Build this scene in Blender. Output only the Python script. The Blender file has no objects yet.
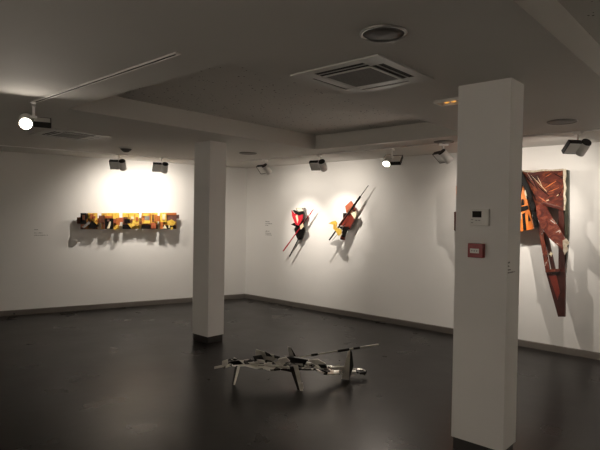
import bpy, bmesh, math, random
from mathutils import Vector as V, Matrix
random.seed(7)
S = bpy.context.scene
COL = S.collection
PI = math.pi

# ------------------------------------------------------------------ camera
FPX, PITCH, ROLL, EYE = 518.98, -0.0163, 0.0164, 1.55
cp, sp, cr, sr = math.cos(PITCH), math.sin(PITCH), math.cos(ROLL), math.sin(ROLL)
Fw = V((0, cp, sp)); U0 = V((0, -sp, cp)); R0 = V((1, 0, 0))
Rt = R0 * cr + U0 * sr
Up = R0 * -sr + U0 * cr
cam = bpy.data.cameras.new('camera'); cam.sensor_width = 36; cam.lens = 36 * FPX / 600
cam.clip_start = .02
co = bpy.data.objects.new('camera', cam); COL.objects.link(co)
m = Matrix((Rt, Up, -Fw)).transposed().to_4x4(); m.translation = (0, 0, EYE)
co.matrix_world = m
S.camera = co

# room directions: g1/g2 = grid of pillars, tracks and right wall; l1 = left wall
TH, PH = 0.7343, 1.0162
g1 = V((math.sin(TH), math.cos(TH), 0)); g2 = V((-math.cos(TH), math.sin(TH), 0))
l1 = V((math.sin(PH), math.cos(PH), 0)); nl = V((-math.cos(PH), math.sin(PH), 0))
WR, WL = 6.5675, 8.8297
HS, HT = 2.441, 2.625          # soffit, coffers
C0 = V((-1.011, 9.760, 0))     # the far corner of the room
Z = V((0, 0, 1)); E0 = V((0, 0, EYE))
def UV(u, v, z=0): return g1 * u + g2 * v + Z * z
def ray(x, y): return Fw + Rt * ((x - 300) / FPX) - Up * ((y - 225) / FPX)
def onz(x, y, z): r = ray(x, y); return E0 + r * ((z - EYE) / r.z)
def onR(x, y, off): r = ray(x, y); return E0 + r * ((WR - off) / r.dot(g1))
def onL(x, y, off): r = ray(x, y); return E0 + r * ((WL - off) / r.dot(nl))
def ony(x, y, d): r = ray(x, y); return E0 + r * (d / r.y)

# --------------------------------------------------------------- materials
def mat(name, col, rough=.5, metal=0, spec=None, emit=None, estr=0):
    mt = bpy.data.materials.new(name); mt.use_nodes = True
    b = mt.node_tree.nodes['Principled BSDF']
    b.inputs['Base Color'].default_value = (*col, 1)
    b.inputs['Roughness'].default_value = rough
    b.inputs['Metallic'].default_value = metal
    if spec is not None: b.inputs['Specular IOR Level'].default_value = spec
    if emit:
        b.inputs['Emission Color'].default_value = (*emit, 1); b.inputs['Emission Strength'].default_value = estr
    return mt
def nodes(mt):
    nt = mt.node_tree; return nt, nt.nodes['Principled BSDF'], nt.nodes.new, nt.links.new
def noisy(mt, stops, scale=5, detail=6, rough=.6, bump=0, bscale=None, stretch=(1, 1, 1), kind='noise', interp='LINEAR', dist=0):
    """colour ramp over noise / voronoi cells in object space, with an optional bump"""
    nt, b, N, L = nodes(mt)
    tc = N('ShaderNodeTexCoord'); mp = N('ShaderNodeMapping'); mp.inputs['Scale'].default_value = stretch
    L(tc.outputs['Object'], mp.inputs['Vector'])
    if kind == 'noise':
        t = N('ShaderNodeTexNoise'); t.inputs['Detail'].default_value = detail; t.inputs['Roughness'].default_value = rough
        t.inputs['Distortion'].default_value = dist; out = t.outputs['Fac']
    else:
        t = N('ShaderNodeTexVoronoi'); sx = N('ShaderNodeSeparateColor'); L(t.outputs['Color'], sx.inputs['Color']); out = sx.outputs['Red']
    t.inputs['Scale'].default_value = scale; L(mp.outputs['Vector'], t.inputs['Vector'])
    r = N('ShaderNodeValToRGB'); r.color_ramp.interpolation = interp
    e = r.color_ramp.elements
    while len(e) < len(stops): e.new(.5)
    for k, (p, c) in enumerate(stops): e[k].position = p; e[k].color = (*c, 1)
    L(out, r.inputs['Fac']); L(r.outputs['Color'], b.inputs['Base Color'])
    if bump:
        t2 = N('ShaderNodeTexNoise'); t2.inputs['Scale'].default_value = bscale or scale * 4; t2.inputs['Detail'].default_value = 5
        L(mp.outputs['Vector'], t2.inputs['Vector'])
        bp = N('ShaderNodeBump'); bp.inputs['Strength'].default_value = bump; bp.inputs['Distance'].default_value = .01
        L(t2.outputs['Fac'], bp.inputs['Height']); L(bp.outputs['Normal'], b.inputs['Normal'])
    return mt
wall_m = noisy(mat('wall_paint', (.78, .765, .735), .85, spec=.2), [(.3, (.765, .75, .72)), (.7, (.79, .775, .745))], 1.2, 3, bump=.04, bscale=60)
pillar_m = noisy(mat('pillar_paint', (.7, .68, .66), .8, spec=.2), [(.3, (.70, .68, .655)), (.7, (.74, .72, .695))], 1.5, 3, bump=.04, bscale=60)
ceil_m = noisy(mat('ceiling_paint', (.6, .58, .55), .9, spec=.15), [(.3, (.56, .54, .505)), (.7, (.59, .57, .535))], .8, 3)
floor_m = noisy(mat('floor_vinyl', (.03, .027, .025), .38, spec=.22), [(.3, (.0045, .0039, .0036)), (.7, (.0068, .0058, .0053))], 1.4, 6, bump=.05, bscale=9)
def floor_rough():
    nt, b, N, L = nodes(floor_m)
    tc = N('ShaderNodeTexCoord'); t = N('ShaderNodeTexNoise'); t.inputs['Scale'].default_value = 2.2; t.inputs['Detail'].default_value = 5
    L(tc.outputs['Object'], t.inputs['Vector'])
    mr = N('ShaderNodeMapRange'); mr.inputs['To Min'].default_value = .23; mr.inputs['To Max'].default_value = .35
    L(t.outputs['Fac'], mr.inputs['Value']); L(mr.outputs['Result'], b.inputs['Roughness'])
floor_rough()
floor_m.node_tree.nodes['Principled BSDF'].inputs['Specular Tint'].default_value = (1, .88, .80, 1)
base_m = mat('grey_baseboard', (.2, .18, .16), .35, .5)
plinth_m = mat('dark_plinth', (.03, .027, .025), .45)
# perforated acoustic board: scattered round holes of several sizes
perf_m = mat('perforated_board', (.55, .53, .5), .9, spec=.15)
def perf():
    nt, b, N, L = nodes(perf_m)
    tc = N('ShaderNodeTexCoord'); vo = N('ShaderNodeTexVoronoi'); vo.inputs['Scale'].default_value = 30
    L(tc.outputs['Object'], vo.inputs['Vector'])
    sc = N('ShaderNodeSeparateColor'); L(vo.outputs['Color'], sc.inputs['Color'])
    th = N('ShaderNodeMath'); th.operation = 'MULTIPLY_ADD'; th.inputs[1].default_value = .55; th.inputs[2].default_value = -.28; L(sc.outputs['Green'], th.inputs[0])
    lt = N('ShaderNodeMath'); lt.operation = 'LESS_THAN'; L(vo.outputs['Distance'], lt.inputs[0]); L(th.outputs[0], lt.inputs[1])
    mx = N('ShaderNodeMix'); mx.data_type = 'RGBA'; mx.inputs['A'].default_value = (.55, .53, .495, 1); mx.inputs['B'].default_value = (.05, .045, .04, 1)
    L(lt.outputs[0], mx.inputs['Factor']); L(mx.outputs['Result'], b.inputs['Base Color'])
perf()
white_m = mat('white_enamel', (.80, .78, .75), .45)
white_p = mat('white_plastic', (.66, .64, .60), .4)
offwhite = mat('offwhite_plastic', (.5, .49, .46), .5)
black_m = mat('black_metal', (.012, .011, .01), .45)
dark_m = mat('dark_void', (.012, .011, .01), .8)
dgrey = mat('dark_grille', (.07, .066, .06), .55)
mgrey = mat('grey_mesh', (.2, .19, .175), .6)
chrome = mat('chrome', (.75, .74, .72), .15, 1)
lens_on = mat('lit_lens', (1, .95, .85), .4, emit=(1, .90, .74), estr=8)
lens_hot = mat('lit_lens_towards_room', (1, .95, .85), .4, emit=(1, .90, .74), estr=42)
lens_mid = mat('lit_lens_over_sculpture', (1, .95, .85), .4, emit=(1, .90, .74), estr=14)
amber = mat('amber_lamp', (.9, .5, .1), .4, emit=(1, .45, .08), estr=.8)
red_m = mat('red_plastic', (.26, .014, .016), .4)
lcd_m = mat('lcd', (.022, .02, .018), .7, spec=.1)
btn_m = mat('grey_button', (.33, .32, .3), .5)
ink_m = mat('grey_print', (.22, .21, .2), .7)

# ------------------------------------------------------------------ meshes
class MB:
    def __init__(s): s.v = []; s.f = []; s.sm = []
    def add(s, vs, fs, smooth=False):
        o = len(s.v); s.v += [V(p) for p in vs]
        for f in fs: s.f.append([i + o for i in f]); s.sm.append(smooth)
        return s
    def hexa(s, p):   # 8 corners: bottom 4, top 4
        return s.add(p, [(3, 2, 1, 0), (4, 5, 6, 7), (0, 1, 5, 4), (1, 2, 6, 5), (2, 3, 7, 6), (3, 0, 4, 7)])
    def box(s, c, sx, sy, sz, ax=V((1, 0, 0)), ay=V((0, 1, 0)), az=Z):
        c = V(c); X = ax * (sx / 2); Y = ay * (sy / 2); W = az * (sz / 2)
        return s.hexa([c - X - Y - W, c + X - Y - W, c + X + Y - W, c - X + Y - W, c - X - Y + W, c + X - Y + W, c + X + Y + W, c - X + Y + W])
    def prism(s, pts, ext):  # polygon (any plane) pushed along ext
        n = len(pts); ext = V(ext)
        vs = [V(p) for p in pts] + [V(p) + ext for p in pts]
        fs = [tuple(range(n)), tuple(range(2 * n - 1, n - 1, -1))] + [(i, i + n, (i + 1) % n + n, (i + 1) % n) for i in range(n)]
        return s.add(vs, fs)
    def tube(s, a, b, r0, r1=None, n=16, caps=True):
        a = V(a); b = V(b); r1 = r0 if r1 is None else r1
        d = (b - a).normalized(); q = d.orthogonal().normalized(); w = d.cross(q)
        vs = [a + (q * math.cos(t) + w * math.sin(t)) * r0 for t in [2 * PI * k / n for k in range(n)]]
        vs += [b + (q * math.cos(t) + w * math.sin(t)) * r1 for t in [2 * PI * k / n for k in range(n)]]
        s.add(vs, [(k, (k + 1) % n, (k + 1) % n + n, k + n) for k in range(n)], True)
        if caps: s.add(vs, [tuple(range(n - 1, -1, -1)), tuple(range(n, 2 * n))])
        return s
    def lathe(s, prof, n=32, c=(0, 0, 0)):   # (r, z) profile about z
        c = V(c); vs = []; fs = []
        for r, z in prof:
            for k in range(n): t = 2 * PI * k / n; vs.append(c + V((r * math.cos(t), r * math.sin(t), z)))
        for i in range(len(prof) - 1):
            for k in range(n): fs.append((i * n + k, i * n + (k + 1) % n, (i + 1) * n + (k + 1) % n, (i + 1) * n + k))
        s.add(vs, fs, True)
        if prof[0][0] > 1e-4: s.add(vs[:n], [tuple(range(n - 1, -1, -1))])
        if prof[-1][0] > 1e-4: s.add(vs[-n:], [tuple(range(n))])
        return s
def build(name, mb, m_, parent=None, loc=None, bevel=0):
    """one mesh object; vertices come in world space and are made local to loc (or to the parents)"""
    base = V((0, 0, 0)); p = parent
    while p is not None: base += p.location; p = p.parent
    off = base + (V(loc) if loc is not None else V((0, 0, 0)))
    me = bpy.data.meshes.new(name)
    me.from_pydata([v - off for v in mb.v], [], mb.f)
    me.polygons.foreach_set('use_smooth', mb.sm)
    bm = bmesh.new(); bm.from_mesh(me); bmesh.ops.recalc_face_normals(bm, faces=bm.faces)
    bm.to_mesh(me); bm.free()
    me.materials.append(m_)
    o = bpy.data.objects.new(name, me); COL.objects.link(o)
    if loc is not None: o.location = loc
    o.parent = parent
    if bevel:
        bv = o.modifiers.new('bevel', 'BEVEL'); bv.width = bevel; bv.segments = 2; bv.limit_method = 'ANGLE'
    return o
def tag(o, label, cat, group=None):
    o['label'] = label; o['category'] = cat
    if group: o['group'] = group
    return o
def thing(name, loc, label, cat, group=None):
    o = bpy.data.objects.new(name, None); o.empty_display_size = .1; COL.objects.link(o); o.location = loc
    return tag(o, label, cat, group)
def struct(o): o['kind'] = 'structure'; return o
def dup(root, loc, label):
    def cop(o, par):
        c = o.copy(); COL.objects.link(c); c.parent = par
        for ch in list(o.children): cop(ch, c)
        return c
    r = cop(root, None); r.location = loc; r['label'] = label
    return r

# -------------------------------------------------------------- room shell
cE = C0 - l1 * 7.0                       # far end of the left wall
cD = C0 - g2 * 10.0                      # near end of the right wall
UB = -2.4                                # rear wall
uE, vE = cE.dot(g1), cE.dot(g2); vD = cD.dot(g2)
cE2 = UV(UB, vE); cD2 = UV(UB, vD)
poly = [C0, cE, cE2, cD2, cD]
cen = sum((p for p in poly), V((0, 0, 0))) / 5
big = [cen + (p - cen) * 1.06 for p in poly]
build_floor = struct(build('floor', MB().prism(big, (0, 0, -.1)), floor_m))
def wallseg(name, a, b, m_, h=HT + .12, z0=0, th=.12):
    d = (b - a).normalized(); n = V((d.y, -d.x, 0))
    if (cen - a).dot(n) > 0: n = -n
    mb = MB().hexa([a - d * .0 + Z * z0, b + Z * z0, b + n * th + Z * z0, a + n * th + Z * z0, a + Z * h, b + Z * h, b + n * th + Z * h, a + n * th + Z * h])
    return struct(build(name, mb, m_)), n
for nm, a, b in (('left', cE, C0), ('right', C0, cD), ('near_left', cE2, cE), ('rear', cE2, cD2), ('near_right', cD2, cD)):
    w, n = wallseg('wall_' + nm, a, b, wall_m)
    d = (b - a).normalized()
    bb = MB().hexa([a - n * .014, b - n * .014, b, a, a - n * .014 + Z * .074, b - n * .014 + Z * .074, b + Z * .08, a + Z * .08])
    struct(build('baseboard_' + nm, bb, base_m))

# ceiling: a plain soffit with two perforated coffers set into it
T1 = (1.97, 5.238, 2.36, 4.4755)         # u0 u1 v0 v1
T2 = (-1.6, 5.238, -1.1, .79)
uL, uH, vL, vH = UB - .2, WR + .2, vD - .2, vE + .3
def slab(mb, u0, u1, v0, v1, z0, z1):
    mb.hexa([UV(u0, v0, z0), UV(u1, v0, z0), UV(u1, v1, z0), UV(u0, v1, z0), UV(u0, v0, z1), UV(u1, v0, z1), UV(u1, v1, z1), UV(u0, v1, z1)])
cb = MB()
slab(cb, uL, uH, vL, T2[2], HS, HT + .12)
slab(cb, uL, T2[0], T2[2], T2[3], HS, HT + .12); slab(cb, T2[1], uH, T2[2], T2[3], HS, HT + .12)
slab(cb, uL, uH, T2[3], T1[2], HS, HT + .12)
slab(cb, uL, T1[0], T1[2], T1[3], HS, HT + .12); slab(cb, T1[1], uH, T1[2], T1[3], HS, HT + .12)
slab(cb, uL, uH, T1[3], vH, HS, HT + .12)
ceiling = struct(build('ceiling', cb, ceil_m))
for t in (T1, T2):
    pb = MB(); slab(pb, t[0], t[1], t[2], t[3], HT, HT + .1)
    build('coffer_panel', pb, perf_m, ceiling)

# ----------------------------------------------------------------- pillars
def pillar(near, w, d, label):
    near = V((near[0], near[1], 0))
    c = near + g2 * (w / 2) + g1 * (d / 2)
    o = struct(build('pillar', MB().box(c + Z * ((.08 + HS) / 2), d, w, HS - .08, g1, g2), pillar_m, loc=c))
    o['label'] = label; o['category'] = 'pillar'
    p = build('plinth', MB().box(c + Z * .04, d - .02, w - .02, .08, g1, g2), plinth_m, o)
    return near
NR = pillar((1.3062, 3.2578), .3491, .2205, 'white pillar with a thermostat and a red call point, near the camera')
NL = pillar((-1.0882, 6.2196), .3098, .2459, 'bare white pillar standing before the far corner of the room')

# --------------------------------------------- ceiling fittings
def track(a, b, label, width=.036):
    d = (b - a).normalized(); s = V((-d.y, d.x, 0)); L = (b - a).length; c = (a + b) / 2
    root = thing('lighting_track', V((c.x, c.y, HS)), label, 'lighting track', 'ceiling lighting tracks')
    mb = MB()
    for sg in (-1, 1): mb.box(c + s * sg * (width / 2 - .004) + Z * (HS - .004 - c.z), .008, L, .008, s, d)
    mb.box(c + Z * (HS - .001 - c.z), width, L, .002, s, d)
    for e in (-1, 1): mb.box(c + d * e * (L / 2 - .01) + Z * (HS - .004 - c.z), width, .02, .008, s, d)
    build('rail', mb, white_m, root)
    build('slot', MB().box(c + Z * (HS - .003 - c.z), width - .017, L - .04, .003, s, d), dark_m, root)
    return root
TR_U = 5.66; TL_D = .78
trackL = lambda s: C0 + l1 * s - nl * TL_D
track(trackL(-4.6), trackL(-.95), 'lighting track along the left wall, carrying two spotlights over the yellow relief')
track(UV(TR_U, 6.53), UV(TR_U, -2.2), 'lighting track along the right wall, passing behind the large pillar')
track(UV(1.672, 2.43), UV(1.672, 4.46), 'short lighting track on the near ceiling, ending in one glaring spotlight')

# spotlight: adapter + stem, cylindrical head and a square gear box beside it
PIV = -.16
def make_spot():
    root = thing('track_spotlight', (0, 0, 0), '', 'spotlight', 'track spotlights')
    a = MB().box((0, 0, -.0205), .032, .12, .024); a.tube((0, 0, -.03), (0, 0, -.12), .011, n=12); a.box((0, 0, -.123), .05, .03, .02)
    build('adapter', a, white_m, root)
    head = MB().lathe([(.050, -.075), (.057, -.07), (.057, .088), (.0535, .09), (.050, .09), (.050, .075)], 32)
    hm = MB(); hm.v = [V((v.x + .062, v.z, v.y)) for v in head.v]; hm.f = head.f; hm.sm = head.sm
    h = build('head', hm, white_m, root); h.location = (0, 0, PIV)
    rc = MB().tube((.062, -.088, PIV), (.062, -.0755, PIV), .050, .0555, 24); build('rear_cap', rc, black_m, h)
    ln = MB().tube((.062, .0752, PIV), (.062, .079, PIV), .0495, n=24); build('lens', ln, lens_on, h)
    g = build('gear_box', MB().box((-.07, -.002, 0), .135, .15, .05), white_m, root, bevel=.004); g.location = (0, 0, PIV)
    for nm, c, s3 in (('end_plate', (-.07, -.0815, PIV), (.137, .009, .052)), ('end_plate', (-.07, .0775, PIV), (.137, .009, .052)), ('side_plate', (-.142, -.002, PIV), (.009, .168, .052))):
        build(nm, MB().box(c, *s3), black_m, g)
    h.scale = g.scale = (.88, .88, .88)
    return root
proto = make_spot()
LCOL = (1.0, .905, .80)
def aim(root, pos, target, label, power, size=75, blend=1.0, lens=None, radius=.012, wide=0):
    root.location = (pos.x, pos.y, HS); root['label'] = label
    piv = V((pos.x, pos.y, HS + PIV)); d = V(target) - piv
    yaw = math.atan2(-d.x, d.y); pit = math.atan2(d.z, math.hypot(d.x, d.y))
    root.rotation_euler = (0, 0, yaw)
    for ch in root.children:
        if ch.name.split('.')[0] in ('head', 'gear_box'):
            ch.rotation_euler = (pit, 0, 0)
        if ch.name.split('.')[0] == 'head':
            for g in ch.children:
                if lens and g.name.split('.')[0] == 'lens':
                    g.data = g.data.copy(); g.data.materials[0] = lens
            for nm, pw, sz in (('beam_lamp', power, size), ('spill_lamp', wide, 165)):
                if pw <= 0: continue
                ld = bpy.data.lights.new(nm, 'SPOT'); ld.energy = pw; ld.color = LCOL
                ld.spot_size = math.radians(sz); ld.spot_blend = 1.0; ld.shadow_soft_size = radius
                lo = bpy.data.objects.new(nm, ld); COL.objects.link(lo); lo.parent = ch
                lo.location = (.062, .095, 0); lo.rotation_euler = (PI / 2, 0, 0)
aL = lambda s, z: C0 + l1 * s + Z * z
aR = lambda t, z: C0 - g2 * t + Z * z
SPOTS = [   # track position, aimed at, label, beam and spill power, beam angle, lens
    (trackL(-2.50), aL(-2.15, 1.30), 'spotlight on the left wall track, the left one of two above the yellow relief', 7, 34, 75, None),
    (trackL(-1.86), aL(-1.75, 1.35), 'spotlight on the left wall track, the right one of two above the yellow relief', 15, 36, 65, None),
    (UV(TR_U, 5.88), aR(1.5, 1.25), 'slim looking spotlight above the small red and black relief', 60, 20, 60, None),
    (UV(TR_U, 4.76), aR(2.2, 1.35), 'spotlight above the red and yellow relief with a long black rod', 52, 22, 60, None),
    (UV(TR_U, 3.56), V((.05, 4.4, .1)), 'glaring spotlight on the right wall track, facing the room', 50, 16, 70, lens_mid),
    (UV(TR_U, 2.86), aR(5.0, 1.25), 'spotlight half hidden behind the left edge of the large pillar', 44, 28, 75, None),
    (UV(TR_U, 1.42), aR(4.9, 1.2), 'spotlight at the right edge of the photo, above the large rust red relief', 40, 26, 75, None),
    (UV(1.672, 4.43), V((-.35, .6, .45)), 'glaring spotlight hanging from the short near track, left of the room', 30, 10, 80, lens_hot),
    # unseen lamps added behind the camera; their bounce light lifts the pillars
    (UV(TR_U, -.9), aR(8.3, 1.3), 'added unseen fill spotlight on the near end of the right wall track, washing the wall', 115, 105, 80, None),
    (UV(-1.5, .2), UV(UB, .2, .9), 'added unseen fill spotlight on the rear track, the one straight behind the camera', 115, 82, 80, None),
    (UV(-1.5, 3.4), UV(UB, 3.4, .9), 'added unseen fill spotlight on the rear track, at its left end', 200, 145, 80, None),
]
track(UV(-1.5, 4.2), UV(-1.5, -1.0), 'added unseen lighting track along the rear wall, carrying two fill spotlights')  # added out of view to carry the rear fill lamps
roots = [proto] + [dup(proto, (0, 0, 0), '') for _ in SPOTS[1:]]
for r, (pos, tg, lab, pw, wd, sz, ln) in zip(roots, SPOTS): aim(r, pos, tg, lab, pw, sz, lens=ln, wide=wd)

# air conditioning cassettes
def make_ac(u0, u1, v0, v1, label):
    c = UV((u0 + u1) / 2, (v0 + v1) / 2, HS)
    root = thing('ceiling_cassette', c, label, 'air conditioner', 'air conditioning cassettes')
    A, B = (u1 - u0) / 2, (v1 - v0) / 2
    P = lambda u, v, z: c + g1 * u + g2 * v - Z * z
    # outer frame ring with four slots: build it from bars
    fr = MB()
    def bar(ua, ub, va, vb, z0, z1): fr.hexa([P(ua, va, z1), P(ub, va, z1), P(ub, vb, z1), P(ua, vb, z1), P(ua, va, z0), P(ub, va, z0), P(ub, vb, z0), P(ua, vb, z0)])
    o, i0, i1 = 1.0, .82, .56          # rim, slot outer, slot inner (of half size)
    for sg in (-1, 1):
        bar(*sorted((sg * A, sg * A * i0)), -B, B, 0, .009)
        bar(-A * i0, A * i0, *sorted((sg * B, sg * B * i0)), 0, .009)
    for su in (-1, 1):
        for sv in (-1, 1):
            bar(*sorted((su * A * i0, su * A * i1)), *sorted((sv * B * i0, sv * B * i1)), 0, .009)
            # corner webs
    for sg in (-1, 1):
        bar(*sorted((sg * A * i1, sg * A * (i1 - .05))), -B * i1, B * i1, 0, .012)
        bar(-A * i1, A * i1, *sorted((sg * B * i1, sg * B * (i1 - .05))), 0, .012)
    build('frame', fr, offwhite, root)
    build('plenum', MB().hexa([P(-A * .9, -B * .9, .006), P(A * .9, -B * .9, .006), P(A * .9, B * .9, .006), P(-A * .9, B * .9, .006), P(-A * .9, -B * .9, .001), P(A * .9, -B * .9, .001), P(A * .9, B * .9, .001), P(-A * .9, B * .9, .001)]), dark_m, root)
    gr = MB(); q = i1 - .055
    gr.hexa([P(-A * q, -B * q, .010), P(A * q, -B * q, .010), P(A * q, B * q, .010), P(-A * q, B * q, .010), P(-A * q, -B * q, .004), P(A * q, -B * q, .004), P(A * q, B * q, .004), P(-A * q, B * q, .004)])
    g = build('intake_grille', gr, dgrey, root)
    sl = MB()
    for k in range(15):
        u = -A * q + (k + .5) * 2 * A * q / 15
        sl.box(P(u, 0, .0108), .004, 2 * B * q * .96, .0016, g1, g2)
    build('grille_slats', sl, mgrey, g)
    for ax in ('u', 'v'):
        for sg in (-1, 1):
            # a slim vane down the middle of the slot
            k0, k1 = (.665, .695) if sg < 0 else (.60, .79)   # the two far flaps are nearly shut
            if ax == 'u': a = [P(sg * A * k1, -B * .55, .006), P(sg * A * k1, B * .55, .006), P(sg * A * k0, B * .55, .0085), P(sg * A * k0, -B * .55, .0085)]
            else: a = [P(-A * .55, sg * B * k1, .006), P(A * .55, sg * B * k1, .006), P(A * .55, sg * B * k0, .0085), P(-A * .55, sg * B * k0, .0085)]
            build('air_vane', MB().prism(a, (0, 0, .002)), offwhite, root)
    return root
AU = (2.378, 3.018, 1.595, 2.250)
ac = make_ac(*AU, 'square white air conditioning cassette in the ceiling, between the two pillars')
q = onz(54, 128.6, HS); au, av = q.dot(g1), q.dot(g2)
dup(ac, UV(au + .32, av + .315, HS), 'far air conditioning cassette seen edge on, beside the glaring spotlight at the left')

def round_fitting(px, py, r, label, cat, name, rim_m, face_m):
    p = onz(px, py, HS)
    root = thing(name, p, label, cat)
    ring = [(r, 0), (r, -.006), (r * .96, -.011), (r * .87, -.008), (r * .86, -.001)]
    build('rim', MB().lathe(ring, 40, p), rim_m, root)
    build('grille', MB().lathe([(r * .87, -.002), (r * .87, -.005), (r * .5, -.009), (.004, -.010)], 40, p), face_m, root)
    return root
rim_m = mat('dull_rim', (.3, .29, .27), .3, .8)
round_fitting(383.5, 33, .115, 'round dark ceiling speaker with a shiny rim, nearest the camera', 'speaker', 'ceiling_speaker', rim_m, dgrey)
round_fitting(248, 153, .125, 'round dark ceiling fitting just right of the bare pillar', 'speaker', 'ceiling_speaker', mgrey, mgrey)
round_fitting(444, 141.5, .115, 'round dark ceiling fitting by the left edge of the large pillar', 'speaker', 'ceiling_speaker', mgrey, mgrey)
round_fitting(562, 121.3, .125, 'round grey ceiling fitting right of the large pillar', 'speaker', 'ceiling_speaker', mgrey, mgrey)
p = onz(126, 147.5, HS)
sd = thing('smoke_detector', p, 'small dark conical smoke detector on the ceiling above the left wall spotlights', 'smoke detector')
build('base', MB().lathe([(.095, 0), (.095, -.012), (.08, -.02)], 32, p), offwhite, sd)
build('sensor', MB().lathe([(.078, -.018), (.06, -.04), (.03, -.062), (.004, -.066)], 32, p), dgrey, sd)
# emergency lamp
p = onz(448, 99.5, HS) + g1 * .035
em = thing('emergency_light', p, 'small white emergency light with two amber lamps, by the top of the large pillar', 'emergency light')
fb = MB()
for sg in (-1, 1):
    fb.box(p + g1 * sg * .062 - Z * .011, .012, .20, .022, g1, g2); fb.box(p + g2 * sg * .096 - Z * .011, .125, .012, .022, g1, g2)
fb.box(p - Z * .003, .125, .20, .006, g1, g2)
build('frame', fb, white_p, em)
for k in (-.032, .022):
    build('lamp', MB().lathe([(.020, -.006), (.018, -.016), (.008, -.021), (.002, -.022)], 20, p + g2 * k + g1 * -.012), amber, em)

# --------------------------------------------------- fittings on the pillar
def pf(a, z, o=0): return NR + g2 * a - g1 * o + Z * z       # on the broad face of the large pillar
def pbox(a0, a1, z0, z1, o0, o1):
    return MB().hexa([pf(a0, z0, o0), pf(a1, z0, o0), pf(a1, z0, o1), pf(a0, z0, o1), pf(a0, z1, o0), pf(a1, z1, o0), pf(a1, z1, o1), pf(a0, z1, o1)])
th = thing('thermostat', pf(.18, 1.508), 'white wall thermostat with a dark display, above the red call point', 'thermostat')
build('body', pbox(.117, .243, 1.508, 1.618, 0, .018), white_p, th, bevel=.003)
build('display', pbox(.165, .226, 1.563, 1.604, .0175, .0195), lcd_m, th)
build('flap', pbox(.122, .238, 1.511, 1.555, .0175, .0195), white_p, th)
for k, (a, z) in enumerate(((.228, 1.550), (.228, 1.530), (.20, 1.545), (.18, 1.545))): build('button', pbox(a - .009, a + .005, z - .004, z + .002, .0195, .0215), btn_m, th)
cpn = thing('fire_call_point', pf(.193, 1.302), 'red fire alarm call point with a white panel, on the large pillar', 'fire alarm')
build('housing', pbox(.143, .245, 1.302, 1.394, 0, .038), red_m, cpn, bevel=.004)
build('press_panel', pbox(.168, .228, 1.331, 1.361, .0375, .0395), white_p, cpn)
for k in range(3): build('mark', pbox(.179 + k * .016, .187 + k * .016, 1.342, 1.350, .0395, .0402), ink_m, cpn)

# printed captions: vinyl lettering too small to read, short strokes in lines
def caption(org, right, normal, lines, label, h=.011):
    root = thing('wall_caption', org, label, 'caption')
    for y, w, tall in lines:
        mb = MB(); x = 0
        while x < w:
            ww = random.choice((.006, .009, .012))
            hh = h * tall * random.choice((.75, 1, 1))
            mb.box(org + right * (x + ww / 2) - Z * (y - hh / 2) + normal * .0004, ww, .0008, hh, right, normal)
            x += ww + random.choice((.003, .003, .008))
        build('text_line', mb, ink_m, root)
    return root
caption(onL(34, 230, 0), l1, -nl, [(0, .05, 1.1), (.05, .12, 1), (.085, .19, 1)], 'small printed caption on the left wall, beside the yellow relief')
caption(onR(265.5, 222, 0), -g2, -g1, [(0, .10, 1.2), (.035, .16, 1), (.065, .07, 1)], 'small printed caption at the left of the red and black relief, upper of two', .013)
caption(onR(265.5, 231.5, 0), -g2, -g1, [(0, .09, 1.2), (.035, .15, 1), (.065, .16, 1)], 'small printed caption at the left of the red and black relief, lower of two', .013)
caption(NR + g1 * .012 - g2 * 0 + Z * 1.275, g1, -g2, [(0, .03, 1), (.022, .025, 1), (.045, .05, .8), (.063, .125, .8)], 'small printed caption on the narrow side of the large pillar')
kp = onL(14, 313.5, .014)
tag(build('floor_peg', MB().tube(kp, kp - nl * .03, .012, n=12), black_m, loc=kp), 'tiny black peg on the baseboard at the far left', 'peg')

# ------------------------------------------------------------ art materials
YEL = (.60, .38, .05); ORA = (.46, .15, .03); BRN = (.10, .03, .012); BLK = (.012, .009, .008); CRM = (.75, .66, .45)
def paint(name, stops, scale, **k): return noisy(mat(name, stops[0][1], k.pop('gloss', .45)), stops, scale, **k)
pA = [paint('collage_%s' % k, st, 9, kind='voronoi', interp='CONSTANT', bump=.3, bscale=30) for k, st in (
    ('dark', [(0, BLK), (.35, BRN), (.6, (.25, .10, .02)), (.85, ORA)]),
    ('yellow', [(0, YEL), (.45, (.8, .52, .07)), (.7, ORA), (.9, BRN)]),
    ('mixed', [(0, (.4, .16, .02)), (.3, YEL), (.6, BRN), (.8, (.6, .3, .05))]))]
yel_m = paint('yellow_paint', [(.35, (.58, .34, .03)), (.5, (.72, .50, .08)), (.66, (.46, .18, .03))], 14)
ora_m = paint('orange_paint', [(.35, (.44, .14, .03)), (.6, (.34, .085, .02)), (.75, (.58, .30, .06))], 14)
brn_m = paint('brown_paint', [(.35, (.07, .025, .012)), (.65, (.16, .05, .02))], 14)
blk_m = paint('black_paint', [(.4, (.004, .0035, .003)), (.8, (.010, .008, .007))], 14, gloss=.55)
blk_m.node_tree.nodes['Principled BSDF'].inputs['Specular IOR Level'].default_value = .15
crm_m = paint('cream_paint', [(.35, (.78, .70, .52)), (.7, (.62, .5, .3))], 16)
prp_m = paint('purple_brown_paint', [(.35, (.10, .045, .04)), (.7, (.18, .08, .06))], 14)
gry_m = paint('grey_paint', [(.35, (.16, .145, .13)), (.7, (.24, .22, .2))], 12)
red_p = paint('crimson_paint', [(.35, (.55, .012, .03)), (.7, (.40, .01, .02))], 12, gloss=.3)
drd_m = paint('dark_red_paint', [(.35, (.13, .018, .012)), (.6, (.20, .03, .017)), (.8, (.09, .013, .01))], 12, gloss=.35)
sal_m = paint('terracotta_paint', [(.35, (.38, .10, .045)), (.7, (.30, .075, .035))], 10)
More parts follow.
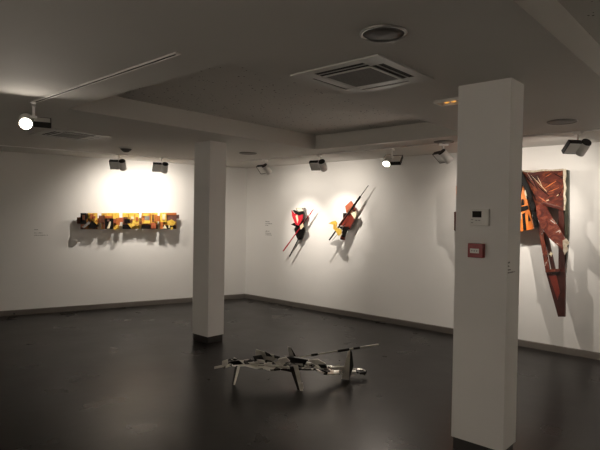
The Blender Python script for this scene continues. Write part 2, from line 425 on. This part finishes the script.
rust_m = paint('rust_red_paint', [(.34, (.012, .004, .0035)), (.45, (.050, .008, .005)), (.55, (.080, .014, .007)), (.62, (.16, .04, .012)), (.67, (.06, .012, .006)), (.73, (.34, .26, .20))], 5.5, dist=2.2, gloss=.3, bump=.35, bscale=12, stretch=(1, 1, 1.6))
rust_b = paint('rust_plank_paint', [(.30, (.04, .007, .005)), (.48, (.10, .017, .009)), (.60, (.17, .04, .02)), (.64, (.085, .015, .008)), (.68, (.55, .45, .38))], 9, dist=1.6, gloss=.25, bump=.35, bscale=12)
rust_d = paint('dark_rust_paint', [(.35, (.035, .007, .005)), (.7, (.075, .014, .008))], 6, gloss=.35, bump=.2)
grn_m = paint('dark_green_edge', [(.4, (.02, .022, .014)), (.7, (.05, .05, .03))], 8)
ogl_m = paint('bright_orange_paint', [(.35, (.62, .14, .012)), (.65, (.74, .22, .03)), (.8, (.42, .07, .008))], 9)

# pieces traced on a plane a given distance off a wall, with their own thickness
def plate(name, root, wall, pts, off, thick, m_, parent=None):
    f, n = (onL, nl) if wall == 'L' else (onR, g1)
    mb = MB().prism([f(x, y, off) for x, y in pts], n * thick)
    return build(name, mb, m_, parent or root)
def rod(name, root, wall, a, b, oa, ob, r, m_, r1=None):
    f = onL if wall == 'L' else onR
    return build(name, MB().tube(f(*a, oa), f(*b, ob), r, r1, 10), m_, root)
def rect(x0, y0, x1, y1): return [(x0, y0), (x1, y0), (x1, y1), (x0, y1)]

# ---- long yellow relief on the left wall: five square panels joined by small pieces
a1 = thing('wall_relief', onL(129, 221, 0), 'long yellow and brown relief of five square panels on the left wall', 'artwork', 'wall reliefs')
X = [(80.7, 97.5), (101.6, 119.2), (122.8, 139.2), (141.8, 157.7), (160.2, 176.6)]
# slope of the rows follows the wall
def yy(x, y): return y - (x - 129) * .006
panels = []; offs = []
for k, (x0, x1) in enumerate(X):
    o = (.135, .13, .105, .105, .13)[k]
    offs.append(o)
    pts = [(x0, yy(x0, 213)), (x1, yy(x1, 213)), (x1, yy(x1, 229)), (x0, yy(x0, 229))]
    panels.append(plate('panel', a1, 'L', pts, o, .022, pA[(0, 2, 1, 1, 2)[k]]))
    plate('mount', a1, 'L', rect((x0 + x1) / 2 - 3, 217, (x0 + x1) / 2 + 3, 225), o - .022, o - .022, blk_m)
def bits(k, lst):
    for j, (pts, m_, o) in enumerate(lst):
        if len(pts) == 4 and not isinstance(pts[0], tuple): pts = rect(*pts)
        plate('collage_piece', a1, 'L', pts, offs[k] + .012 + o + j * .0015, .012 + o, m_, panels[k])
bits(0, [((80.7, 213, 86.5, 224), blk_m, .01), ((82.5, 215, 85, 220), brn_m, .03), ([(88, 213), (97.5, 213), (97.5, 220), (93, 221), (89, 219)], yel_m, .005),
         ((90, 214, 93.5, 219), ora_m, .02), ([(91, 222), (97.5, 221), (99, 226), (94, 229), (89, 228)], blk_m, .03),
         ([(82, 227), (89, 221.5), (90.5, 223), (84, 228.5)], gry_m, .04), ([(95, 220), (98, 222.5), (97, 224.5), (94, 222)], yel_m, .04), ((93, 216, 95.5, 218.5), sal_m, .03), ((80.8, 224.5, 86, 229), brn_m, .02)])
bits(1, [((104, 213, 119.2, 216), yel_m, .01), ((105, 216, 113, 218), ora_m, .02), ((113, 213, 119, 219), yel_m, .03), ((99.2, 215.5, 104.5, 223), brn_m, .03),
         ((105, 218.5, 113.5, 229), blk_m, .02), ([(107, 228.5), (108.5, 225), (109.5, 222), (111, 221.5), (110.4, 225.5), (109.5, 228.5)], crm_m, .04),
         ((113.5, 219, 117, 223), sal_m, .02), ((116, 218, 120, 225), ora_m, .03), ([(113.5, 229), (117, 224.5), (118.7, 225.5), (115.5, 230)], yel_m, .05), ((103, 222, 106, 229), brn_m, .01), ((107.5, 219.5, 109.5, 221.5), prp_m, .03)])
bits(2, [((122.8, 213.5, 128, 217.5), yel_m, .02), ((123.5, 217, 127.5, 228), brn_m, .02), ((124.5, 219, 130, 223), blk_m, .03), ((129, 214, 135, 224), yel_m, .02),
         ((131, 216.5, 134, 219), crm_m, .03), ((134.5, 214.5, 139, 226), yel_m, .03), ((136, 217, 138.2, 221), ora_m, .045), ([(128, 224), (135, 221.5), (137, 224), (131, 228)], yel_m, .04), ((123, 224.5, 131, 229), blk_m, .02), ((130, 219.5, 132.5, 222.5), brn_m, .05)])
bits(3, [((141.8, 213, 150.5, 225), ora_m, .01), ((142.5, 213.5, 149.8, 216), yel_m, .025), ((144.8, 216.2, 149.4, 220.3), gry_m, .02), ((142, 220.5, 150.5, 223.5), yel_m, .03), ((151.2, 213.5, 157.6, 223), yel_m, .015),
         ((152.3, 214.5, 154, 222), brn_m, .025), ((154.7, 214.5, 156.8, 221.5), ora_m, .035), ((142, 225, 157.7, 229), blk_m, .02), ((151.4, 223, 156, 228.5), sal_m, .05), ((152.8, 224.4, 154.8, 226.4), ora_m, .06)])
bits(4, [((160.2, 213, 166.5, 222), yel_m, .015), ((162.5, 214, 165.3, 219.5), crm_m, .03), ((167.6, 214.6, 176.6, 221.5), prp_m, .025), ((167, 213, 176.6, 215.2), ora_m, .035),
         ([(167, 221.5), (172, 219.5), (176, 222.5), (173, 226), (168, 225)], yel_m, .04), ((161, 225, 176, 229), blk_m, .015), ((160.5, 222, 163, 229), ora_m, .03), ([(163, 228.5), (165, 225), (167, 228.8)], crm_m, .04), ((171, 227, 173, 229.6), yel_m, .03), ((168.8, 225.4, 170, 228), crm_m, .04)])
for x0, y0, x1, y1, mm, o in ((77, 217, 81.2, 223.5, brn_m, .10), (97, 218, 102.2, 222.5, ora_m, .15), (119, 217.5, 123.2, 222, sal_m, .14), (139, 221, 142.2, 224.5, brn_m, .15), (157, 216, 160.8, 221.5, ora_m, .14), (176, 215, 179.2, 219, prp_m, .11)):
    plate('connector', a1, 'L', rect(x0, yy(x0, y0), x1, yy(x0, y1)), o, .02, mm)

# ---- small red and black relief
a2 = thing('wall_relief', onR(300, 228, 0), 'small crimson and black relief with crossing thin rods on the right wall', 'artwork', 'wall reliefs')
bk = plate('backboard', a2, 'R', [(296, 208), (304.8, 207.6), (304.8, 233), (302, 240), (297.5, 240)], .05, .02, gry_m)
plate('mount', a2, 'R', rect(298.5, 214, 303, 226), .03, .03, blk_m)
plate('black_body', a2, 'R', [(294.2, 229), (298, 222), (302.5, 224), (304, 231), (301.5, 239), (298, 240), (296, 236)], .08, .03, blk_m)
plate('black_plate', a2, 'R', [(290.8, 224.5), (294, 222.8), (299, 224), (303, 219), (304, 222), (298, 227.5)], .10, .012, blk_m)
plate('crimson_shape', a2, 'R', [(291.3, 210), (294, 213.5), (299, 214.5), (303, 213.5), (302, 220), (298.5, 225.5), (295.5, 224.5), (292.3, 217)], .13, .015, red_p)
plate('cream_shard', a2, 'R', [(295.5, 216), (297, 214.8), (298.2, 220), (297.4, 223.5)], .135, .006, crm_m)
plate('dark_hook', a2, 'R', [(292.6, 210.3), (294.5, 210), (298, 212), (303, 211), (303.5, 213.8), (298.5, 215.2), (295, 213.5)], .14, .012, blk_m)
plate('cream_cap', a2, 'R', [(296, 208.6), (301, 208.2), (303, 210.8), (299, 211.4)], .145, .008, crm_m)
plate('cream_knot', a2, 'R', [(299.8, 226), (302.2, 223.5), (303.2, 226.5), (300.6, 229.5)], .145, .02, crm_m)
rod('crimson_rod', a2, 'R', (313.3, 209.6), (283.2, 251), .085, .12, .008, red_p, .011)
rod('black_rod', a2, 'R', (307.5, 217), (298.5, 232), .10, .12, .007, blk_m)
rod('black_rod', a2, 'R', (300, 236), (289.5, 256.5), .10, .085, .010, blk_m)

# ---- red and yellow relief with a long rod
a3 = thing('wall_relief', onR(346, 218, 0), 'red, black and yellow relief pierced by a long black rod on the right wall', 'artwork', 'wall reliefs')
plate('mount', a3, 'R', rect(343, 213, 350, 226), .07, .07, blk_m)
plate('terracotta_plate', a3, 'R', [(345, 206.3), (350.7, 200.8), (354.2, 206.5), (352, 210), (346.3, 212.8)], .10, .02, sal_m)
plate('dark_red_band', a3, 'R', [(352.5, 206), (355.5, 209), (343, 226), (338.3, 225)], .085, .025, drd_m)
plate('dark_insert', a3, 'R', [(347, 210.5), (352, 207.2), (353.4, 210.5), (347.5, 215)], .115, .015, brn_m)
plate('red_plank', a3, 'R', [(350.3, 214.3), (355, 217.8), (349, 229.5), (343, 227.5)], .13, .03, drd_m)
plate('cream_cone', a3, 'R', [(350.8, 213.4), (354.8, 211.3), (356.4, 215), (354.5, 219)], .145, .03, crm_m)
plate('black_wedge', a3, 'R', [(337.2, 226.3), (348.8, 226.6), (344, 237.5), (340.6, 236), (342.8, 230)], .165, .02, blk_m)
plate('red_foot', a3, 'R', [(341, 233.5), (345.3, 233), (344, 240), (340, 239.5)], .14, .03, drd_m)
plate('yellow_figure', a3, 'R', [(328.3, 223.3), (332, 221.5), (335, 220.8), (336.6, 223), (336.2, 227.5), (341, 229.8), (341.5, 233), (338.5, 236), (335.5, 231), (333, 228.5), (333.3, 224.8)], .255, .014, yel_m)
plate('cream_sliver', a3, 'R', [(339.5, 233.8), (341.5, 231.5), (342, 234.2), (340.3, 236.8)], .25, .006, crm_m)
rod('long_rod', a3, 'R', (368.4, 185.4), (359.8, 197.3), .115, .13, .006, blk_m)
rod('thick_rod', a3, 'R', (360.4, 196.5), (351.5, 209), .13, .155, .017, blk_m)
rod('thick_rod', a3, 'R', (352, 208.3), (329.3, 240), .155, .215, .013, blk_m, .012)
rod('thin_wire', a3, 'R', (345, 225), (332.6, 240.2), .17, .20, .0035, gry_m)

# ---- large rust red relief behind the large pillar
a4 = thing('wall_relief', onR(540, 230, 0), 'large rust red relief tapering to a long downward point, half behind the large pillar', 'artwork', 'wall reliefs')
B4 = .15
plate('mount', a4, 'R', rect(546, 176, 562, 200), B4 - .05, B4 - .05, blk_m)
plate('mount', a4, 'R', rect(480, 190, 500, 220), B4 - .05, B4 - .05, blk_m)
plate('rust_panel', a4, 'R', [(519, 171.6), (564, 169.6), (564, 211), (553, 207.8), (541, 204.5), (536.5, 208), (533, 200)], B4 + .01, .05, rust_m)
edge = [(563, 169.2), (565.8, 169), (566.2, 176), (565, 181), (566.2, 188), (565, 194), (566, 200), (565, 206), (564.8, 210.5), (563.6, 210), (564, 203), (563.3, 196), (564, 188), (563.2, 180)]
torn_m = paint('torn_paper', [(.35, (.50, .45, .36)), (.6, (.34, .28, .2)), (.75, (.14, .09, .06))], 30)
plate('torn_edge', a4, 'R', edge, B4 + .02, .02, torn_m)
rp = [o for o in a4.children if o.name.startswith('rust_panel')][0]
for x0, y0, x1, y1, ww, m_ in ((523.5, 174, 534, 186, 1.3, blk_m), (527, 182, 536, 200, 1.5, blk_m), (530, 173, 538, 190, .8, blk_m), (536, 184, 549, 196, 1.2, blk_m), (552, 172, 562, 178, 1.0, blk_m),
                               (531, 175, 546.5, 191.5, .45, crm_m), (537, 176, 542, 186, .35, crm_m), (546, 200.6, 549, 199.8, .9, crm_m), (556.4, 196, 558.6, 194.6, .8, crm_m), (527, 172.6, 531.5, 180, .4, torn_m),
                               (543, 189, 556, 181, 1.2, ora_m), (548, 192, 559, 187.5, .9, ora_m), (545, 177, 551, 173.6, .8, ora_m), (540, 201.5, 561, 207, 1.3, prp_m), (538, 196, 547, 202.5, 1.2, sal_m), (556, 199, 562, 190, .8, blk_m)):
    L_ = math.hypot(x1 - x0, y1 - y0); nx, ny = -(y1 - y0) / L_ * ww / 2, (x1 - x0) / L_ * ww / 2
    plate('paint_streak', a4, 'R', [(x0 + nx * .3, y0 + ny * .3), ((x0 + x1) / 2 + nx, (y0 + y1) / 2 + ny), (x1 + nx * .4, y1 + ny * .4), (x1 - nx * .4, y1 - ny * .4), ((x0 + x1) / 2 - nx * .8, (y0 + y1) / 2 - ny * .8)], B4 + .015, .006, m_, rp)
plate('torn_edge', a4, 'R', [(519, 171.5), (526, 170), (534, 170.6), (543, 169.2), (552, 169.6), (563, 168.6), (563, 170.4), (553, 171), (543, 171), (533, 172.4), (526, 172)], B4 + .02, .02, torn_m)
plate('dark_edge', a4, 'R', [(565, 169.5), (568.3, 170), (568.3, 236), (566, 262), (563.6, 270), (564, 210)], B4 - .03, .06, grn_m)
plate('black_beam', a4, 'R', [(516, 167), (520, 168.5), (528.6, 186), (536.6, 213), (537.2, 226), (534.6, 227), (532.6, 214), (525.6, 191), (517, 173)], B4 + .05, .05, blk_m)
op = plate('orange_panel', a4, 'R', [(456, 186), (520, 178), (527, 199), (533.6, 229), (518, 232), (487, 236), (457, 233)], B4, .04, ogl_m)
for pts, m_ in (([(516, 207.5), (527.6, 205.5), (528.6, 209), (516, 213.5)], blk_m), ([(522.2, 214), (524.8, 212.5), (526.4, 230), (523.4, 231)], blk_m),
                ([(517, 181), (523, 183), (520.2, 197), (517, 203)], blk_m), ([(521.6, 199), (523.4, 199), (524.2, 205), (521, 205.6)], blk_m), ([(528.2, 214), (530.6, 220.5), (528.3, 221.4)], blk_m),
                ([(516, 200), (519.6, 197), (521, 206), (516, 207.5)], crm_m), ([(518.8, 213.5), (521.4, 212.6), (521.2, 219), (519, 220)], crm_m), ([(525.2, 186), (527, 192), (526.3, 199), (524.3, 193)], crm_m),
                ([(470, 195), (500, 190), (505, 206), (476, 215)], blk_m), ([(490, 212), (512, 207), (514, 228), (494, 230)], blk_m)):
    plate('painted_stroke', a4, 'R', pts, B4 + .006, .012, m_, op)
for yq in (196, 206, 216): plate('black_clip', a4, 'R', [(526.2 + (yq - 196) * .3, yq), (531 + (yq - 196) * .3, yq + 2), (531.4 + (yq - 196) * .3, yq + 5), (526.8 + (yq - 196) * .3, yq + 3)], B4 + .07, .03, blk_m)
plate('diagonal_plank', a4, 'R', [(536, 206), (541, 203.5), (546, 207), (552, 217.5), (559, 228), (564.4, 238), (566.4, 242), (565, 252), (558, 246), (549, 238), (541, 227), (536.8, 216)], B4 + .08, .03, rust_b)
plate('torn_tip', a4, 'R', [(562.6, 240.5), (566, 238.6), (569.3, 243), (566.8, 246), (568, 250), (564.5, 255), (563.3, 251)], B4 + .085, .02, torn_m)
plate('left_slat', a4, 'R', [(536.8, 220), (542.4, 227), (549.6, 270), (545.4, 271)], B4 + .03, .03, rust_b)
plate('middle_slat', a4, 'R', [(543.5, 231), (547.5, 234), (555.4, 270), (551.3, 270.5)], B4 + .0, .025, rust_d)
plate('right_slat', a4, 'R', [(558.4, 209), (563.6, 210), (565, 272), (558.5, 271)], B4 - .005, .03, rust_d)
plate('crossbar', a4, 'R', [(545.2, 269.6), (560, 268.8), (560, 271.6), (545.4, 272.4)], B4 + .05, .02, rust_b)
plate('tail', a4, 'R', [(545.6, 271.5), (565.2, 271.5), (565, 316.8), (558, 316.8)], B4 + .02, .035, rust_d)
plate('tail_face', a4, 'R', [(548, 273), (556, 275), (560, 292), (557.4, 300)], B4 + .028, .008, drd_m)
plate('pale_star', a4, 'R', [(550, 253.4), (550.8, 251.4), (551.5, 253.2), (553.4, 253.6), (551.7, 254.6), (551.2, 256.6), (550.2, 254.8), (548.6, 254.2)], B4 + .012, .012, crm_m)
plate('left_wedge', a4, 'R', [(454, 212), (472, 208), (500, 232), (492, 262), (486, 296), (480, 296), (476, 268), (462, 238), (454, 230)], B4 - .02, .03, rust_d)

# ------------------------------------------------------ metal floor sculpture
chr_m = noisy(mat('crumpled_metal', (.6, .58, .54), .3, .65), [(0, (.02, .018, .016)), (.25, (.75, .72, .65)), (.42, (.14, .13, .11)), (.55, (.9, .87, .8)), (.72, (.03, .028, .025)), (.82, (.6, .57, .5))], 17, kind='voronoi', interp='CONSTANT', bump=.8, bscale=22)
blm = noisy(mat('blackened_metal', (.03, .028, .025), .3, .6), [(.3, (.008, .0075, .007)), (.7, (.03, .028, .025))], 8, bump=.3, bscale=20)
sl_m = noisy(mat('steel_sheet', (.5, .48, .44), .38, .45), [(.3, (.40, .375, .33)), (.7, (.66, .63, .56))], 9, bump=.3, bscale=16)
f1 = onz(233, 384.5, 0); f2 = onz(301, 390.5, 0); f3 = onz(345.5, 380, 0)
sc = thing('metal_sculpture', V((f2.x - .05, 4.85, 0)), 'low sculpture of crumpled steel scrap standing on the dark floor', 'sculpture')
def sheet(name, cl, m_, jz=.012, th=.014):
    rows = 5; mb = MB(); vs = []
    for i, (px, py, y, hd) in enumerate(cl):
        for k in range(rows):
            w = (k / (rows - 1) * 2 - 1)
            P = ony(px, py, y); P = V((P.x + random.uniform(-.015, .015), P.y + w * hd + random.uniform(-.012, .012), P.z + random.uniform(-jz, jz) - abs(w) * .02))
            vs.append(P)
    n = len(vs); vs2 = vs + [v - Z * th for v in vs]; fs = []
    W = len(cl)
    for i in range(W - 1):
        for k in range(rows - 1):
            a, b, c, d = i * rows + k, (i + 1) * rows + k, (i + 1) * rows + k + 1, i * rows + k + 1
            if (i + k) % 2: fs += [(a, b, c), (a, c, d)]
            else: fs += [(a, b, d), (b, c, d)]
            fs.append((a + n, d + n, c + n, b + n))
    for i in range(W - 1):
        for k in (0, rows - 1):
            a, b = i * rows + k, (i + 1) * rows + k; fs.append((a, b, b + n, a + n))
    for k in range(rows - 1):
        for i in (0, W - 1):
            a, b = i * rows + k, i * rows + k + 1; fs.append((a, b, b + n, a + n))
    mb.add(vs2, fs); return build(name, mb, m_, sc)
YS = 4.82
sheet('body_sheet', [(224, 363.5, YS, .03), (231, 361.5, YS, .07), (239, 361, YS, .09), (247, 360.5, YS, .10), (255, 360.8, YS, .10), (264, 361.5, YS, .11), (273, 363, YS, .11), (282, 364.5, YS, .11), (293, 365, YS, .10)], chr_m)
sheet('body_sheet', [(290, 363, YS, .10), (299, 363, YS, .11), (307, 363, YS, .11), (315, 365, YS, .10), (323, 367, YS, .09), (333, 368.5, YS + .06, .06), (344, 368.5, 4.99, .05)], chr_m)
sheet('tail_sheet', [(346, 370, 5.0, .04), (353, 368.5, 5.02, .07), (360, 369, 5.02, .07), (366.5, 371, 5.02, .03)], chr_m)
def slabp(name, pts, y, th, m_, dy=None):
    P = [ony(px, py, y + (dy[i] if dy else 0)) for i, (px, py) in enumerate(pts)]
    for q in P: q.z = max(q.z, 0)
    return build(name, MB().prism(P, (0, th, 0)), m_, sc)
slabp('under_plate', [(240, 364), (262, 364.5), (280, 366), (293, 368), (294, 371.5), (276, 369.5), (258, 367), (243, 366)], 4.74, .03, sl_m)
slabp('under_plate', [(313, 368), (322, 370), (328, 372), (327, 375), (320, 373)], 4.74, .03, blm)
slabp('nose_bar', [(214.3, 367), (231.5, 363.8), (231.5, 365.4), (214.5, 369)], 4.80, .02, sl_m)
slabp('nose_plate', [(222, 366), (222, 361.2), (227.5, 359.4), (228, 366)], 4.78, .008, sl_m)
slabp('black_tile', [(229, 362), (239, 360.5), (243, 364), (234, 365.5)], 4.72, .01, blm, [0, .0, .02, .02])
slabp('fin', [(254.5, 360.5), (256, 349.2), (266, 352.6), (279, 356.6), (272, 362), (262, 362)], 4.88, .008, sl_m)
slabp('black_tile', [(252.8, 356.2), (261.5, 355), (264.2, 359.8), (255, 361)], 4.80, .01, blm)
slabp('black_tile', [(264.4, 351.2), (269.8, 353.8), (272.4, 356.8), (266.4, 356.2)], 4.85, .01, blm)
slabp('black_tile', [(274, 355), (280, 356.6), (279, 359), (274.5, 358)], 4.84, .01, blm)
slabp('upright_blade', [(287.4, 347), (290.6, 347.2), (295.4, 358), (289.6, 358)], 4.86, .012, sl_m)
slabp('blade_shade', [(290.4, 347.3), (292, 349), (297, 358), (294.8, 358)], 4.855, .02, blm)
slabp('centre_scrap', [(284, 356.5), (297, 358), (309, 360), (304, 363.5), (292, 363), (286, 360)], 4.76, .05, blm)
slabp('centre_scrap', [(278, 359.5), (286, 357.5), (290, 361.5), (281, 364)], 4.72, .03, sl_m)
slabp('silver_scrap', [(308, 360.5), (318, 359.5), (326, 364), (316, 365.5)], 4.74, .03, sl_m)
slabp('silver_scrap', [(330, 367.6), (344, 366.4), (344, 369.6), (334, 370.2)], 4.75, .02, sl_m)
slabp('black_tile', [(318, 364.4), (326, 364.5), (327, 368), (321, 368)], 4.70, .01, blm)
slabp('black_tile', [(359, 372.5), (366, 371.6), (366, 373.8), (360, 374.6)], 4.82, .02, blm)
bright = noisy(mat('bright_scrap', (.8, .78, .72), .3, .5), [(.3, (.55, .53, .48)), (.7, (.85, .82, .76))], 12, bump=.4, bscale=25)
rs = random.Random(11)
for k in range(34):
    t = rs.random(); px = 228 + t * 112; py = 360.6 + (px - 228) * .068 + rs.uniform(-1.2, 1.6); y = YS + rs.uniform(-.09, .05)
    if px > 334: y = 4.93
    c = ony(px, py, y) + Z * .006; n = rs.randint(3, 4); a0 = rs.uniform(0, 6.28); sz = rs.uniform(.022, .05)
    e1 = V((1, rs.uniform(-.3, .3), rs.uniform(-.25, .25))).normalized(); e2 = V((rs.uniform(-.3, .3), rs.uniform(.3, .8), 1)).normalized()
    pts = [c + e1 * math.cos(a0 + 6.283 * i / n) * sz * 1.3 + e2 * math.sin(a0 + 6.283 * i / n) * sz * .42 for i in range(n)]
    build('metal_scrap', MB().prism(pts, (0, .006, .002)), (bright, blm, sl_m, bright, blm)[k % 5], sc)
def leg(top, foot, w0, w1, m_, dark):
    t = ony(*top); r = V((1, 0, 0))
    mb = MB().hexa([foot + r * -w1 + V((0, -.012, 0)), foot + r * w1 + V((0, -.012, 0)), foot + r * w1 + V((0, .012, 0)), foot + r * -w1 + V((0, .012, 0)),
                    t + r * -w0 + V((0, -.02, 0)), t + r * w0 + V((0, -.02, 0)), t + r * w0 + V((0, .02, 0)), t + r * -w0 + V((0, .02, 0))])
    o = build('leg', mb, m_, sc)
    return o
leg((239.5, 364, 4.78), f1 + V((.012, 0, 0)), .014, .007, sl_m, 0); leg((237.2, 364, 4.79), f1 + V((-.002, .022, 0)), .016, .008, blm, 0)
leg((295.5, 365, 4.72), f2 + V((.005, 0, 0)), .020, .013, sl_m, 0); leg((291.5, 366, 4.75), f2 + V((-.022, .03, 0)), .02, .010, blm, 0)
slabp('foot_plate', [(299.6, 383.5), (302.6, 383), (303.4, 388.5), (300.4, 390)], f2.y - .02, .015, sl_m)
yf = f3.y
slabp('standing_plate', [(348.6, 349), (350.4, 349.3), (349, 380.3), (341.4, 379)], yf, .012, sl_m)
slabp('standing_plate', [(350.2, 349.2), (352, 352), (353.6, 366), (349, 380)], yf + .004, .03, blm, [0, .0, .05, 0])
a, b = ony(296, 357.6, 4.85), ony(378.5, 344.6, 4.94)
rodm = build('rod', MB().tube(a, b, .006, .009, 10), sl_m, sc)
for t0, t1, r in ((.18, .26, .012), (.50, .64, .013), (.69, .77, .011)): build('black_sleeve', MB().tube(a.lerp(b, t0), a.lerp(b, t1), r, n=10), blm, rodm)

# ------------------------------------------------------------------- world
w = bpy.data.worlds.new('world'); S.world = w; w.use_nodes = True
w.node_tree.nodes['Background'].inputs['Color'].default_value = (0, 0, 0, 1)
w.node_tree.nodes['Background'].inputs['Strength'].default_value = 0
S.view_settings.view_transform = 'Standard'; S.view_settings.look = 'None'
S.view_settings.gamma = 1; S.view_settings.use_curve_mapping = False
S.view_settings.exposure = 0.3
S.cycles.max_bounces = 12; S.cycles.diffuse_bounces = 8
